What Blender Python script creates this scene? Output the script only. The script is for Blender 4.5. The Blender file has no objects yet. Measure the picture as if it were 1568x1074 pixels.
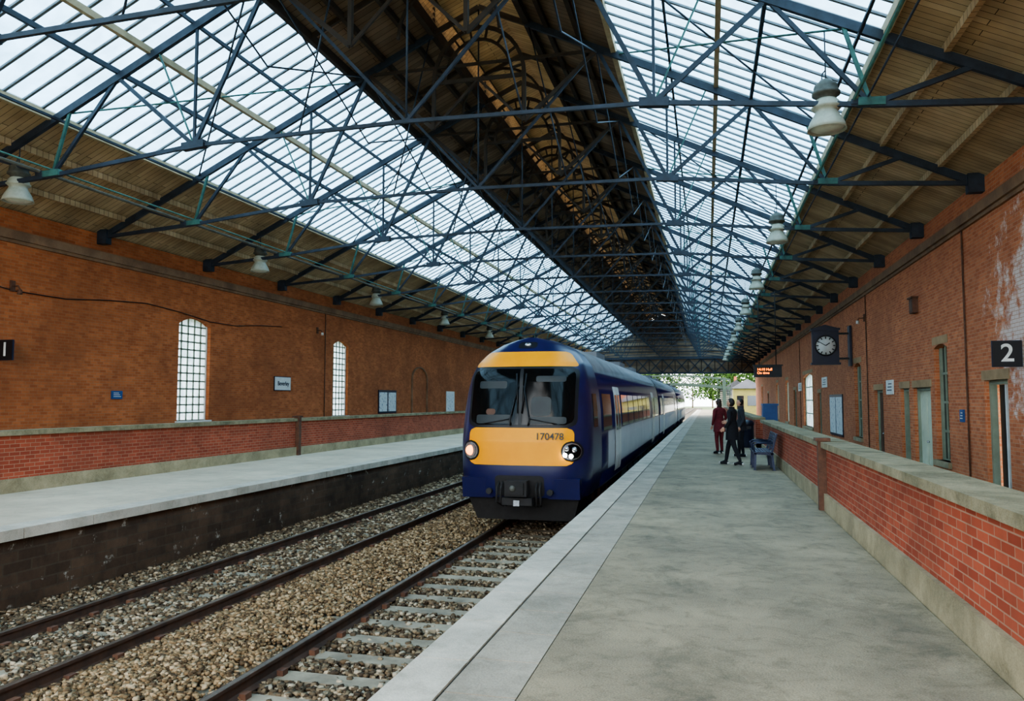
import bpy, bmesh, math, random
import numpy as np
from mathutils import Vector, Matrix
random.seed(7); np.random.seed(7)
S=bpy.context.scene
def lin(c):
    return tuple(((v/255)/12.92 if v/255<=.04045 else ((v/255+.055)/1.055)**2.4) for v in c)+(1.0,)
# ------------------------------------------------------------------ materials
def nn(nt,t,**k):
    n=nt.nodes.new(t)
    for a,b in k.items(): setattr(n,a,b)
    return n
def base(name):
    m=bpy.data.materials.new(name); m.use_nodes=True
    nt=m.node_tree; b=nt.nodes['Principled BSDF']
    return m,nt,b
def mixc(nt,fac,a,b,mode='MIX'):
    x=nn(nt,'ShaderNodeMix',data_type='RGBA',blend_type=mode)
    for s,v in ((x.inputs[0],fac),(x.inputs[6],a),(x.inputs[7],b)):
        if isinstance(v,bpy.types.NodeSocket): nt.links.new(v,s)
        else: s.default_value=v
    return x.outputs[2]
def pmat(name,c1,c2=None,scale=4,rough=.7,metal=0,bump=0,bscale=None,vec=None,lo=.35,hi=.65,emit=0,spec=.5,ecol=None,speck=0,sscale=90):
    m,nt,b=base(name)
    b.inputs['Roughness'].default_value=rough; b.inputs['Metallic'].default_value=metal
    b.inputs['Specular IOR Level'].default_value=spec
    if c2 is None: c2=tuple(max(0,v*.86) for v in c1)
    tc=nn(nt,'ShaderNodeTexCoord'); mp=nn(nt,'ShaderNodeMapping')
    if vec: mp.inputs['Scale'].default_value=vec
    nt.links.new(tc.outputs['Object'],mp.inputs[0])
    n=nn(nt,'ShaderNodeTexNoise'); n.inputs['Scale'].default_value=scale; n.inputs['Detail'].default_value=9
    n.inputs['Roughness'].default_value=.66
    nt.links.new(mp.outputs[0],n.inputs['Vector'])
    r=nn(nt,'ShaderNodeValToRGB'); r.color_ramp.elements[0].position=lo; r.color_ramp.elements[1].position=hi
    r.color_ramp.elements[0].color=lin(c2); r.color_ramp.elements[1].color=lin(c1)
    nt.links.new(n.outputs['Fac'],r.inputs[0]); col=r.outputs[0]
    if speck:
        n3=nn(nt,'ShaderNodeTexNoise'); n3.inputs['Scale'].default_value=sscale; n3.inputs['Detail'].default_value=3
        nt.links.new(mp.outputs[0],n3.inputs['Vector'])
        r3=nn(nt,'ShaderNodeValToRGB'); r3.color_ramp.elements[0].position=.3; r3.color_ramp.elements[1].position=.62
        v=1-speck; r3.color_ramp.elements[0].color=(v,v,v,1); r3.color_ramp.elements[1].color=(1.0,1,1,1)
        nt.links.new(n3.outputs['Fac'],r3.inputs[0]); col=mixc(nt,1.0,col,r3.outputs[0],'MULTIPLY')
        for sc4,amt in((4.2,.9),(1.1,1.0)):
            n4=nn(nt,'ShaderNodeTexNoise'); n4.inputs['Scale'].default_value=sc4; n4.inputs['Detail'].default_value=9; n4.inputs['Roughness'].default_value=.78; n4.inputs['Distortion'].default_value=.6
            nt.links.new(mp.outputs[0],n4.inputs['Vector'])
            r4=nn(nt,'ShaderNodeValToRGB'); r4.color_ramp.elements[0].position=.36; r4.color_ramp.elements[1].position=.5
            v=1-speck*amt; r4.color_ramp.elements[0].color=(v,v,v*.97,1)
            nt.links.new(n4.outputs['Fac'],r4.inputs[0]); col=mixc(nt,1.0,col,r4.outputs[0],'MULTIPLY')
    nt.links.new(col,b.inputs['Base Color'])
    if emit:
        b.inputs['Emission Color'].default_value=lin(ecol or c1); b.inputs['Emission Strength'].default_value=emit
    if bump:
        n2=nn(nt,'ShaderNodeTexNoise'); n2.inputs['Scale'].default_value=bscale or scale*8; n2.inputs['Detail'].default_value=5
        nt.links.new(mp.outputs[0],n2.inputs['Vector'])
        bp=nn(nt,'ShaderNodeBump'); bp.inputs['Strength'].default_value=bump; bp.inputs['Distance'].default_value=.02
        nt.links.new(n2.outputs['Fac'],bp.inputs['Height']); nt.links.new(bp.outputs[0],b.inputs['Normal'])
    return m
def brick(name,c1,c2,mortar,stain=(60,40,30),stain_amt=.5,pale=None,bw=.225,rh=.075,ms=.006,pscale=.5,plo=.58,phi=.68,patch=None):
    m,nt,b=base(name); b.inputs['Roughness'].default_value=.85; b.inputs['Specular IOR Level'].default_value=.25
    tc=nn(nt,'ShaderNodeTexCoord'); sp=nn(nt,'ShaderNodeSeparateXYZ'); nt.links.new(tc.outputs['Object'],sp.inputs[0])
    ad=nn(nt,'ShaderNodeMath',operation='ADD'); nt.links.new(sp.outputs[0],ad.inputs[0]); nt.links.new(sp.outputs[1],ad.inputs[1])
    cb=nn(nt,'ShaderNodeCombineXYZ'); nt.links.new(ad.outputs[0],cb.inputs[0]); nt.links.new(sp.outputs[2],cb.inputs[1])
    br=nn(nt,'ShaderNodeTexBrick'); br.inputs['Scale'].default_value=1
    br.inputs['Brick Width'].default_value=bw; br.inputs['Row Height'].default_value=rh
    br.inputs['Mortar Size'].default_value=ms; br.inputs['Bias'].default_value=0
    br.inputs['Color1'].default_value=lin(c1); br.inputs['Color2'].default_value=lin(c2); br.inputs['Mortar'].default_value=lin(mortar)
    nt.links.new(cb.outputs[0],br.inputs['Vector'])
    col=br.outputs['Color']
    for sc,loc,am,p0,p1 in((.45,0,stain_amt,.4,.66),(2.2,9,stain_amt*.5,.48,.66)):
        n=nn(nt,'ShaderNodeTexNoise'); n.inputs['Scale'].default_value=sc; n.inputs['Detail'].default_value=9; n.inputs['Roughness'].default_value=.72
        mp=nn(nt,'ShaderNodeMapping'); mp.inputs['Location'].default_value=(loc,loc,loc); nt.links.new(tc.outputs['Object'],mp.inputs[0]); nt.links.new(mp.outputs[0],n.inputs['Vector'])
        r=nn(nt,'ShaderNodeValToRGB'); r.color_ramp.elements[0].position=p0; r.color_ramp.elements[1].position=p1
        nt.links.new(n.outputs['Fac'],r.inputs[0])
        ml=nn(nt,'ShaderNodeMath',operation='MULTIPLY'); ml.inputs[1].default_value=am; nt.links.new(r.outputs[0],ml.inputs[0])
        col=mixc(nt,ml.outputs[0],col,lin(stain))
    if pale:
        n2=nn(nt,'ShaderNodeTexNoise'); n2.inputs['Scale'].default_value=pscale; n2.inputs['Detail'].default_value=9; n2.inputs['Roughness'].default_value=.7
        mp=nn(nt,'ShaderNodeMapping'); mp.inputs['Location'].default_value=(31,7,3); nt.links.new(tc.outputs['Object'],mp.inputs[0]); nt.links.new(mp.outputs[0],n2.inputs['Vector'])
        r2=nn(nt,'ShaderNodeValToRGB'); r2.color_ramp.elements[0].position=plo; r2.color_ramp.elements[1].position=phi
        src=n2.outputs['Fac']
        if patch:
            ds=nn(nt,'ShaderNodeVectorMath',operation='DISTANCE'); nt.links.new(tc.outputs['Object'],ds.inputs[0]); ds.inputs[1].default_value=patch[:3]
            mr=nn(nt,'ShaderNodeMapRange'); mr.inputs[1].default_value=0; mr.inputs[2].default_value=patch[3]; mr.inputs[3].default_value=.42; mr.inputs[4].default_value=0
            nt.links.new(ds.outputs['Value'],mr.inputs[0])
            a2=nn(nt,'ShaderNodeMath',operation='ADD'); nt.links.new(src,a2.inputs[0]); nt.links.new(mr.outputs[0],a2.inputs[1]); src=a2.outputs[0]
        nt.links.new(src,r2.inputs[0])
        m3=nn(nt,'ShaderNodeMath',operation='MULTIPLY'); m3.inputs[1].default_value=.75; nt.links.new(r2.outputs[0],m3.inputs[0])
        m4=nn(nt,'ShaderNodeMath',operation='SUBTRACT'); m4.inputs[0].default_value=1.1; nt.links.new(br.outputs['Fac'],m4.inputs[1]); m5=nn(nt,'ShaderNodeMath',operation='MULTIPLY'); nt.links.new(m3.outputs[0],m5.inputs[0]); nt.links.new(m4.outputs[0],m5.inputs[1])
        col=mixc(nt,m5.outputs[0],col,lin(pale))
    nt.links.new(col,b.inputs['Base Color'])
    bp=nn(nt,'ShaderNodeBump'); bp.inputs['Strength'].default_value=.5; bp.inputs['Distance'].default_value=.006; bp.invert=True
    nt.links.new(br.outputs['Fac'],bp.inputs['Height']); nt.links.new(bp.outputs[0],b.inputs['Normal'])
    return m
def planks(name,c1,c2,w=.16,axis='Y',rough=.8):
    m,nt,b=base(name); b.inputs['Roughness'].default_value=rough; b.inputs['Specular IOR Level'].default_value=.2
    tc=nn(nt,'ShaderNodeTexCoord'); sp=nn(nt,'ShaderNodeSeparateXYZ'); nt.links.new(tc.outputs['Object'],sp.inputs[0])
    a=sp.outputs[{'X':0,'Y':1,'Z':2}[axis]]; o=sp.outputs[{'X':1,'Y':0,'Z':0}[axis]]
    cb=nn(nt,'ShaderNodeCombineXYZ'); nt.links.new(o,cb.inputs[0]); nt.links.new(a,cb.inputs[1])
    br=nn(nt,'ShaderNodeTexBrick'); br.inputs['Scale'].default_value=1; br.inputs['Brick Width'].default_value=4; br.inputs['Row Height'].default_value=w
    br.inputs['Mortar Size'].default_value=.006; br.inputs['Color1'].default_value=lin(c1); br.inputs['Color2'].default_value=lin(c2)
    br.inputs['Mortar'].default_value=lin(tuple(v*.4 for v in c2)); nt.links.new(cb.outputs[0],br.inputs['Vector'])
    n=nn(nt,'ShaderNodeTexNoise'); n.inputs['Scale'].default_value=1.2; n.inputs['Detail'].default_value=7
    nt.links.new(tc.outputs['Object'],n.inputs['Vector'])
    r=nn(nt,'ShaderNodeValToRGB'); r.color_ramp.elements[0].color=(.6,.6,.6,1); r.color_ramp.elements[0].position=.3; r.color_ramp.elements[1].position=.7
    nt.links.new(n.outputs['Fac'],r.inputs[0])
    nt.links.new(mixc(nt,1.0,br.outputs['Color'],r.outputs[0],'MULTIPLY'),b.inputs['Base Color'])
    return m
def island(name,cols,rough=.9):
    m,nt,b=base(name); b.inputs['Roughness'].default_value=rough; b.inputs['Specular IOR Level'].default_value=.2
    g=nn(nt,'ShaderNodeNewGeometry'); r=nn(nt,'ShaderNodeValToRGB'); r.color_ramp.interpolation='CONSTANT'
    k=len(cols)
    while len(r.color_ramp.elements)<k: r.color_ramp.elements.new(.5)
    for i,c in enumerate(cols):
        r.color_ramp.elements[i].position=i/k; r.color_ramp.elements[i].color=lin(c)
    nt.links.new(g.outputs['Random Per Island'],r.inputs[0]); nt.links.new(r.outputs[0],b.inputs['Base Color'])
    return m
def glassroof(name,tint,dirt,tr=.6,scale=1.5):
    m=bpy.data.materials.new(name); m.use_nodes=True; nt=m.node_tree; nt.nodes.clear()
    out=nn(nt,'ShaderNodeOutputMaterial'); t=nn(nt,'ShaderNodeBsdfTransparent'); l=nn(nt,'ShaderNodeBsdfTranslucent')
    mx=nn(nt,'ShaderNodeMixShader'); mx.inputs[0].default_value=1-tr
    tc=nn(nt,'ShaderNodeTexCoord'); n=nn(nt,'ShaderNodeTexNoise'); n.inputs['Scale'].default_value=scale; n.inputs['Detail'].default_value=8; n.inputs['Roughness'].default_value=.7
    nt.links.new(tc.outputs['Object'],n.inputs['Vector'])
    r=nn(nt,'ShaderNodeValToRGB'); r.color_ramp.elements[0].position=.35; r.color_ramp.elements[1].position=.7
    r.color_ramp.elements[0].color=lin(tint); r.color_ramp.elements[1].color=lin(dirt)
    nt.links.new(n.outputs['Fac'],r.inputs[0]); nt.links.new(r.outputs[0],t.inputs[0]); nt.links.new(r.outputs[0],l.inputs[0])
    nt.links.new(t.outputs[0],mx.inputs[1]); nt.links.new(l.outputs[0],mx.inputs[2]); nt.links.new(mx.outputs[0],out.inputs[0])
    return m
M={}
M['brickL']=brick('brick_orange',(200,118,72),(170,94,54),(172,126,92),stain=(124,72,44),stain_amt=.6)
M['brickR']=brick('brick_orange_weathered',(210,132,90),(180,101,66),(192,150,120),stain=(148,88,62),stain_amt=.5,pale=(222,208,200),patch=(5.6,15.2,3.3,3.4),plo=.68,phi=.80,pscale=2.2)
M['brickP']=brick('brick_red',(184,94,68),(154,70,50),(176,138,114),stain=(104,62,48),stain_amt=.5)
M['brickT']=brick('brick_sooty',(106,84,66),(82,64,50),(94,80,66),stain=(46,38,31),stain_amt=.8,pale=(190,185,172),pscale=3,plo=.60,phi=.68,bw=.45,rh=.15,ms=.012)
M['stone']=pmat('stone_coping',(170,156,124),(122,114,86),2.5,.85,bump=.4,speck=.3)
M['plinth']=pmat('stone_plinth',(188,172,138),(146,134,106),1.2,.85,bump=.3,speck=.25)
M['band']=pmat('stone_band',(150,118,90),(116,88,66),1.5,.85,bump=.2)
M['concrete']=pmat('platform_concrete',(176,158,128),(134,120,97),.6,.72,bump=.35,bscale=60,speck=.36)
M['slab']=pmat('platform_slab',(186,173,154),(152,141,124),1.1,.65,bump=.2,bscale=50,speck=.24)
M['coping']=pmat('platform_coping',(216,205,188),(180,170,154),1.5,.7,bump=.2,bscale=50,speck=.22)
M['joint']=pmat('joint_dark',(60,56,48),None,3,.9)
M['platL']=pmat('platform_pale',(222,206,180),(194,178,154),.6,.75,bump=.15,bscale=50,speck=.14)
M['lower']=pmat('walkway_paving',(150,142,128),None,1,.85)
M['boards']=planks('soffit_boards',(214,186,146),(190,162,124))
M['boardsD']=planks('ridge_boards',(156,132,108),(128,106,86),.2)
M['gable']=planks('gable_boards',(150,130,108),(120,102,84),.4,'Z')
M['iron']=pmat('painted_iron',(50,60,74),(34,41,51),3,.55,metal=.1)
M['teal']=pmat('verdigris_iron',(72,118,108),(50,82,78),3,.6)
M['bar']=pmat('glazing_bar',(118,126,130),(88,97,102),4,.6)
M['purlin']=pmat('timber_purlin',(190,170,134),(156,138,104),2,.7)
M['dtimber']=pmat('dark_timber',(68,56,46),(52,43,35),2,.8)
M['roofglass']=glassroof('roof_glass',(202,225,239),(180,202,214),.6)
M['winglass']=glassroof('window_glass',(232,240,246),(192,204,212),.25,3)
M['darkglass']=pmat('dark_glass',(34,38,40),(24,27,30),3,.08,spec=.8)
M['white']=pmat('white_paint',(225,226,222),(205,206,200),3,.5)
M['black']=pmat('black_paint',(20,20,24),(14,14,17),3,.5)
M['navysign']=pmat('navy_enamel',(24,28,54),(20,23,44),3,.4)
M['rust']=pmat('rusty_steel',(112,76,56),(78,52,40),6,.8,bump=.2)
M['railside']=pmat('rail_rust',(84,60,46),(56,42,34),5,.75)
M['railtop']=pmat('rail_head',(128,112,98),(96,82,70),5,.35,metal=.6)
M['sleeper']=pmat('concrete_sleeper',(162,150,128),(116,106,90),2.2,.85,bump=.3)
M['bed']=pmat('ballast_bed',(104,90,70),(52,45,36),28,.95,bump=1,bscale=30)
M['stoneA']=island('ballast_grey',[(142,124,98),(90,77,61),(114,98,78),(68,56,44),(178,162,138),(102,84,64)])
M['stoneB']=island('ballast_tan',[(162,136,102),(112,93,68),(142,118,88),(88,71,53),(178,155,124),(128,104,76)])
M['navy']=pmat('train_navy',(30,31,78),(26,27,68),1.2,.28,spec=.5)
M['yellow']=pmat('train_yellow',(250,164,0),(240,154,0),1.5,.4,spec=.3)
M['maskblk']=pmat('windscreen_glass',(14,17,19),(9,11,13),2,.08,spec=.3)
M['cabgrey']=pmat('cab_interior',(44,50,51),(30,35,37),2,.5)
M['silver']=pmat('train_silver',(200,202,206),(180,182,188),1.2,.3,spec=.6)
M['roofgrey']=pmat('train_roof',(120,122,126),(96,98,102),1.2,.5)
M['trainwin']=pmat('train_window',(24,32,34),(16,22,24),1,.05,spec=.6)
M['under']=pmat('underframe',(42,40,40),(28,26,25),5,.8)
M['lampW']=pmat('headlamp_lit',(255,250,240),None,1,.3,emit=9)
M['lampO']=pmat('headlamp_warm',(255,190,120),None,1,.3,emit=2.6,ecol=(255,135,45))
M['chrome']=pmat('lamp_rim',(190,195,200),(160,165,170),4,.25,metal=.8)
M['lamp']=pmat('lamp_enamel',(182,184,168),(154,156,140),5,.5)
M['lampdk']=pmat('lamp_gear',(98,98,90),(70,70,62),5,.6)
M['lampglass']=pmat('lamp_diffuser',(215,222,205),None,5,.3)
M['blue']=pmat('blue_paint',(42,84,140),(34,70,120),2,.5)
M['benchblue']=pmat('bench_paint',(52,58,82),(40,45,66),5,.4,metal=.3)
M['doorpale']=pmat('door_pale_paint',(206,208,182),(184,188,162),2,.6)
M['doorbrown']=pmat('door_brown_paint',(96,64,44),(78,50,34),2,.6)
M['frame']=pmat('window_frame_paint',(150,158,136),(128,136,114),2,.6)
M['lintel']=pmat('lintel_stone',(178,146,108),(150,120,86),2,.8)
M['orange']=pmat('led_amber',(255,150,30),None,2,.5,emit=2.0,ecol=(255,120,10))
M['leaf']=island('leaves',[(62,90,38),(46,70,28),(80,106,50),(38,60,26)])
M['bark']=pmat('bark',(90,72,54),None,5,.9)
M['grass']=pmat('grass_ground',(104,120,70),(84,92,56),.4,.95)
M['cream']=pmat('cream_paint',(150,140,78),(124,116,64),1,.6)
M['housew']=pmat('render_wall',(120,116,106),(100,96,90),1,.8)
M['bridgegreen']=pmat('bridge_paint',(66,86,78),(48,68,60),1,.6)
M['tile']=pmat('roof_slate',(66,66,72),(50,50,56),1,.7)
M['skin']=pmat('skin',(205,155,128),None,6,.5)
M['maroon']=pmat('maroon_cloth',(112,36,44),(86,24,32),9,.9)
M['blackcloth']=pmat('black_cloth',(24,22,30),(15,14,19),9,.9)
M['greycloth']=pmat('dark_grey_cloth',(46,46,54),(32,32,38),9,.9)
M['hairbrown']=pmat('hair_brown',(62,44,34),(40,28,22),30,.6)
M['hairdark']=pmat('hair_dark',(30,24,22),(20,16,14),30,.6)
M['sole']=pmat('shoe_white',(215,212,205),None,9,.6)
M['poster']=pmat('poster_print',(214,218,216),(96,112,132),7,.5,lo=.36,hi=.46)
# ------------------------------------------------------------------ mesh builder
class MB:
    def __init__(s): s.v=[];s.f=[];s.m=[];s.sm=[];s.mats=[]
    def mi(s,k):
        if k not in s.mats: s.mats.append(k)
        return s.mats.index(k)
    def add(s,vs,fs,k,smooth=False):
        o=len(s.v); s.v+= [tuple(v) for v in vs]; i=s.mi(k)
        for f in fs: s.f.append(tuple(a+o for a in f)); s.m.append(i); s.sm.append(smooth)
    def box(s,x0,x1,y0,y1,z0,z1,k):
        s.add([(x0,y0,z0),(x1,y0,z0),(x1,y1,z0),(x0,y1,z0),(x0,y0,z1),(x1,y0,z1),(x1,y1,z1),(x0,y1,z1)],
              [(0,3,2,1),(4,5,6,7),(0,1,5,4),(1,2,6,5),(2,3,7,6),(3,0,4,7)],k)
    def beam(s,p,q,w,h,k,up=(0,0,1)):
        p=Vector(p);q=Vector(q);d=(q-p).normalized(); u=Vector(up)
        if abs(d.dot(u))>.99: u=Vector((0,1,0))
        a=d.cross(u).normalized(); b=a.cross(d)
        vs=[]
        for c in(p,q):
            for i,j in((-1,-1),(1,-1),(1,1),(-1,1)): vs.append(c+a*(i*w/2)+b*(j*h/2))
        s.add(vs,[(0,3,2,1),(4,5,6,7),(0,1,5,4),(1,2,6,5),(2,3,7,6),(3,0,4,7)],k)
    def tube(s,pts,rs,k,n=8,smooth=True,cap=True):
        pts=[Vector(p) for p in pts]
        if not hasattr(rs,'__len__'): rs=[rs]*len(pts)
        vs=[]; N=len(pts); ref=None
        for i,p in enumerate(pts):
            d=(pts[min(i+1,N-1)]-pts[max(i-1,0)]).normalized()
            if ref is None or abs(ref.dot(d))>.97:
                ref=Vector((0,0,1)) if abs(d.z)<.9 else Vector((1,0,0))
            a=d.cross(ref).normalized(); b=a.cross(d); ref=b
            for j in range(n):
                t=2*math.pi*j/n; vs.append(p+a*(math.cos(t)*rs[i])+b*(math.sin(t)*rs[i]))
        fs=[(i*n+j,i*n+(j+1)%n,(i+1)*n+(j+1)%n,(i+1)*n+j) for i in range(N-1) for j in range(n)]
        s.add(vs,fs,k,smooth)
        if cap:
            s.add(vs[:n],[tuple(range(n))],k); s.add(vs[-n:],[tuple(range(n))],k)
    def lathe(s,c,prof,k,n=20,sx=1,sy=1,axis='Z'):
        vs=[]
        for r,z in prof:
            for j in range(n):
                t=2*math.pi*j/n; x=r*math.cos(t)*sx; y=r*math.sin(t)*sy
                if axis=='Z': vs.append((c[0]+x,c[1]+y,c[2]+z))
                else: vs.append((c[0]+x,c[1]+z,c[2]+y))
        fs=[(i*n+j,i*n+(j+1)%n,(i+1)*n+(j+1)%n,(i+1)*n+j) for i in range(len(prof)-1) for j in range(n)]
        s.add(vs,fs,k,True)
    def ell(s,c,r,k,n=14,m=9,fn=None):
        vs=[]
        for i in range(m+1):
            ph=math.pi*i/m
            for j in range(n):
                t=2*math.pi*j/n; d=Vector((math.sin(ph)*math.cos(t),math.sin(ph)*math.sin(t),math.cos(ph)))
                p=Vector((d.x*r[0],d.y*r[1],d.z*r[2]))
                if fn: p=fn(d,p)
                vs.append((c[0]+p.x,c[1]+p.y,c[2]+p.z))
        fs=[(i*n+j,(i+1)*n+j,(i+1)*n+(j+1)%n,i*n+(j+1)%n) for i in range(m) for j in range(n)]
        s.add(vs,fs,k,True)
    def prism(s,prof,y0,y1,k):
        n=len(prof); vs=[(x,y0,z) for x,z in prof]+[(x,y1,z) for x,z in prof]
        s.add(vs,[tuple(range(n)),tuple(range(2*n-1,n-1,-1))]+[(i,(i+1)%n,n+(i+1)%n,n+i) for i in range(n)],k)
    def obj(s,name,parent=None,loc=None,recalc=True):
        me=bpy.data.meshes.new(name+'_mesh'); me.from_pydata(s.v,[],s.f)
        for k in s.mats: me.materials.append(M[k])
        me.polygons.foreach_set('material_index',s.m); me.polygons.foreach_set('use_smooth',s.sm)
        if recalc:
            bm=bmesh.new(); bm.from_mesh(me); bmesh.ops.remove_doubles(bm,verts=bm.verts,dist=.00005) if len(bm.verts)<60000 else None
            bmesh.ops.recalc_face_normals(bm,faces=bm.faces); bm.to_mesh(me); bm.free()
        me.update(); o=bpy.data.objects.new(name,me); S.collection.objects.link(o)
        if loc: o.location=loc
        return o
def empty(name,loc=(0,0,0)):
    e=bpy.data.objects.new(name,None); S.collection.objects.link(e); e.location=loc; e.empty_display_size=.2; return e
def par(o,e):
    o.parent=e; o.location=Vector(o.location)-Vector(e.location); return o
def text(name,body,loc,size,k,rot,parent,ext=.003,align='CENTER'):
    c=bpy.data.curves.new(name,'FONT'); c.body=body; c.size=size; c.extrude=ext; c.align_x=align; c.align_y='CENTER'
    c.offset=size*.012; c.materials.append(M[k]); o=bpy.data.objects.new(name,c); S.collection.objects.link(o)
    o.location=loc; o.rotation_euler=[math.radians(a) for a in rot]; o.parent=parent; return o
def inst(o,name,loc,rot=0):
    p=bpy.data.objects.new(name,o.data); S.collection.objects.link(p); p.location=loc; p.rotation_euler=(0,0,rot); return p

XL,XR,CX=-16.2,5.6,-5.3
Y0,Y1=-5.4,95.8
TY=[3.8+4.6*k for k in range(-2,21)]
def rz(off): return 6.35+.48*(10.9-off)
# ------------------------------------------------------------------ ground, platforms
g=MB(); g.box(-150,150,-60,420,-1.6,-1.3,'grass'); g.obj('ground')
b=MB(); b.box(-9.0,-1.95,-6,300,-1.3,-1.12,'bed'); b.obj('ballast_bed')
p=MB()
p.box(-1.95,1.7,-6,150,-1.3,-.09,'brickT'); p.box(-1.08,1.72,-6,150,-.09,0,'concrete')
y=-6
while y<150:
    p.box(-1.9,-1.545,y,y+.9,-.13,0.0,'coping'); y+=.912
y=-6; 
while y<150:
    p.box(-1.525,-1.09,y,y+.60,-.09,-.003,'slab'); y+=.612
p.box(-1.9,-1.08,-6,150,-.12,-.014,'joint')
p.obj('platform')
p=MB(); p.box(-12.45,-9.0,-6,150,-1.3,-.13,'brickT'); p.box(-12.45,-9.32,-6,150,-.13,0,'platL')
y=-6
while y<150:
    p.box(-9.31,-8.9,y,y+1.2,-.14,0.003,'coping'); y+=1.212
p.obj('platform')
f=MB(); f.box(2.12,XR+.4,-6,100,-1.3,-.45,'lower'); f.box(XL-.4,-12.84,-6,100,-1.3,-.45,'lower'); f.obj('floor')
# parapets
def parapet(name,x0,x1,segs,h,plx,side):
    q=MB()
    for a,c in segs:
        q.box(x0,x1,a,c,-.45,h-.09,'brickP')
        q.box(x0-.05,x1+.05,a,c,-1.3,.26,'plinth')
        y=a
        while y<c-.01:
            e=min(y+1.8,c); q.box(x0-.08,x1+.08,y+.004,e-.004,h-.09,h,'stone'); y=e
    return q
q=parapet('p',1.78,2.06,[(-5,12.9),(13.05,27.2),(31,94)],1.06,0,1)
q.box(1.66,1.80,12.9,13.03,0,1.1,'rust'); q.box(1.62,1.84,12.86,13.07,1.07,1.12,'rust')
q.obj('parapet_wall')
q=parapet('p',-12.78,-12.5,[(-5,21.8),(21.95,94)],1.15,0,-1)
q.box(-12.55,-12.38,21.8,21.95,0,1.2,'rust'); q.box(-12.6,-12.35,21.76,21.99,1.18,1.23,'rust')
q.obj('parapet_wall')
# ------------------------------------------------------------------ side walls
def wall(name,xf,xb,ops,k,z0=-.45,z1=6.3,extra=None):
    q=MB(); xa,xc=min(xf,xb),max(xf,xb); y=Y0
    for (a,c,za,zb,arch) in sorted(ops):
        q.box(xa,xc,y,a,z0,z1,k)
        if za>z0+.01: q.box(xa,xc,a,c,z0,za,k)
        q.box(xa,xc,a,c,zb,z1,k)
        if arch:
            N=10
            for i in range(N):
                t0,t1=i/N*2-1,(i+1)/N*2-1
                h0,h1=zb-arch*t0*t0,zb-arch*t1*t1
                ya,yb=a+(c-a)*i/N,a+(c-a)*(i+1)/N
                q.add([(xa,ya,h0),(xa,yb,h1),(xa,yb,zb),(xa,ya,zb),(xc,ya,h0),(xc,yb,h1),(xc,yb,zb),(xc,ya,zb)],
                  [(0,1,2,3),(4,7,6,5),(0,4,5,1)],k)
        y=c
    q.box(xa,xc,y,Y1,z0,z1,k)
    s=1 if xb>xf else -1   # inward is -s
    a,b_=sorted((xf-s*.12,xf)); q.box(a,b_,Y0,Y1,5.58,5.80,'band')
    a,b_=sorted((xf-s*.06,xf)); q.box(a,b_,Y0,Y1,5.50,5.58,'band')
    return q.obj(name)
Lops=[(21.0,22.6,1.06,4.38,.22),(31.4,32.9,1.02,4.42,.22),(61.8,63.3,1.02,4.4,.22),(72,73.5,1.02,4.4,.22),(10.6,12.2,1.06,4.38,.22)]
Rops=[(16.7,18.0,-.45,2.12,0),(20.5,21.6,.22,3.1,.1),(22.0,23.7,-.45,2.06,0),(24.2,25.2,-.45,2.06,0),(27.6,28.9,-.45,2.06,0),
      (31.2,32.6,.3,3.15,.15),(41.8,43.0,-.45,2.1,0),(45,49.3,.2,3.25,.2),(53,54.6,-.45,2.4,0),(58,60,.2,3.2,.2),(66,68,.2,3.2,.2),(76,77.6,-.45,2.4,0),(84,86,.2,3.2,.2),(8,9.5,-.45,2.12,0)]
wall('wall_left',XL,XL-.45,Lops,'brickL'); wall('wall_right',XR,XR+.45,Rops,'brickR')
wn=1
for (a,c,za,zb,ar) in Lops:
    q=MB(); x=XL-.14
    q.box(x-.03,x-.02,a,c,za,zb,'winglass')
    for s0,s1 in((a,a+.06),(c-.06,c)): q.box(x-.06,x+.02,s0,s1,za,zb-ar*.8,'white')
    n=5
    for i in range(1,n): yy=a+(c-a)*i/n; q.box(x-.03,x+.005,yy-.024,yy+.024,za,zb-.02,'frame')
    n=13
    for i in range(0,n): zz=za+(zb-za)*i/n; q.box(x-.03,x+.005,a,c,zz-.024,zz+.024,'frame')
    q.box(XL-.2,XL+.07,a-.08,c+.08,za-.12,za,'white')
    q.obj('window_%d'%wn); wn+=1
dn=1
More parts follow.
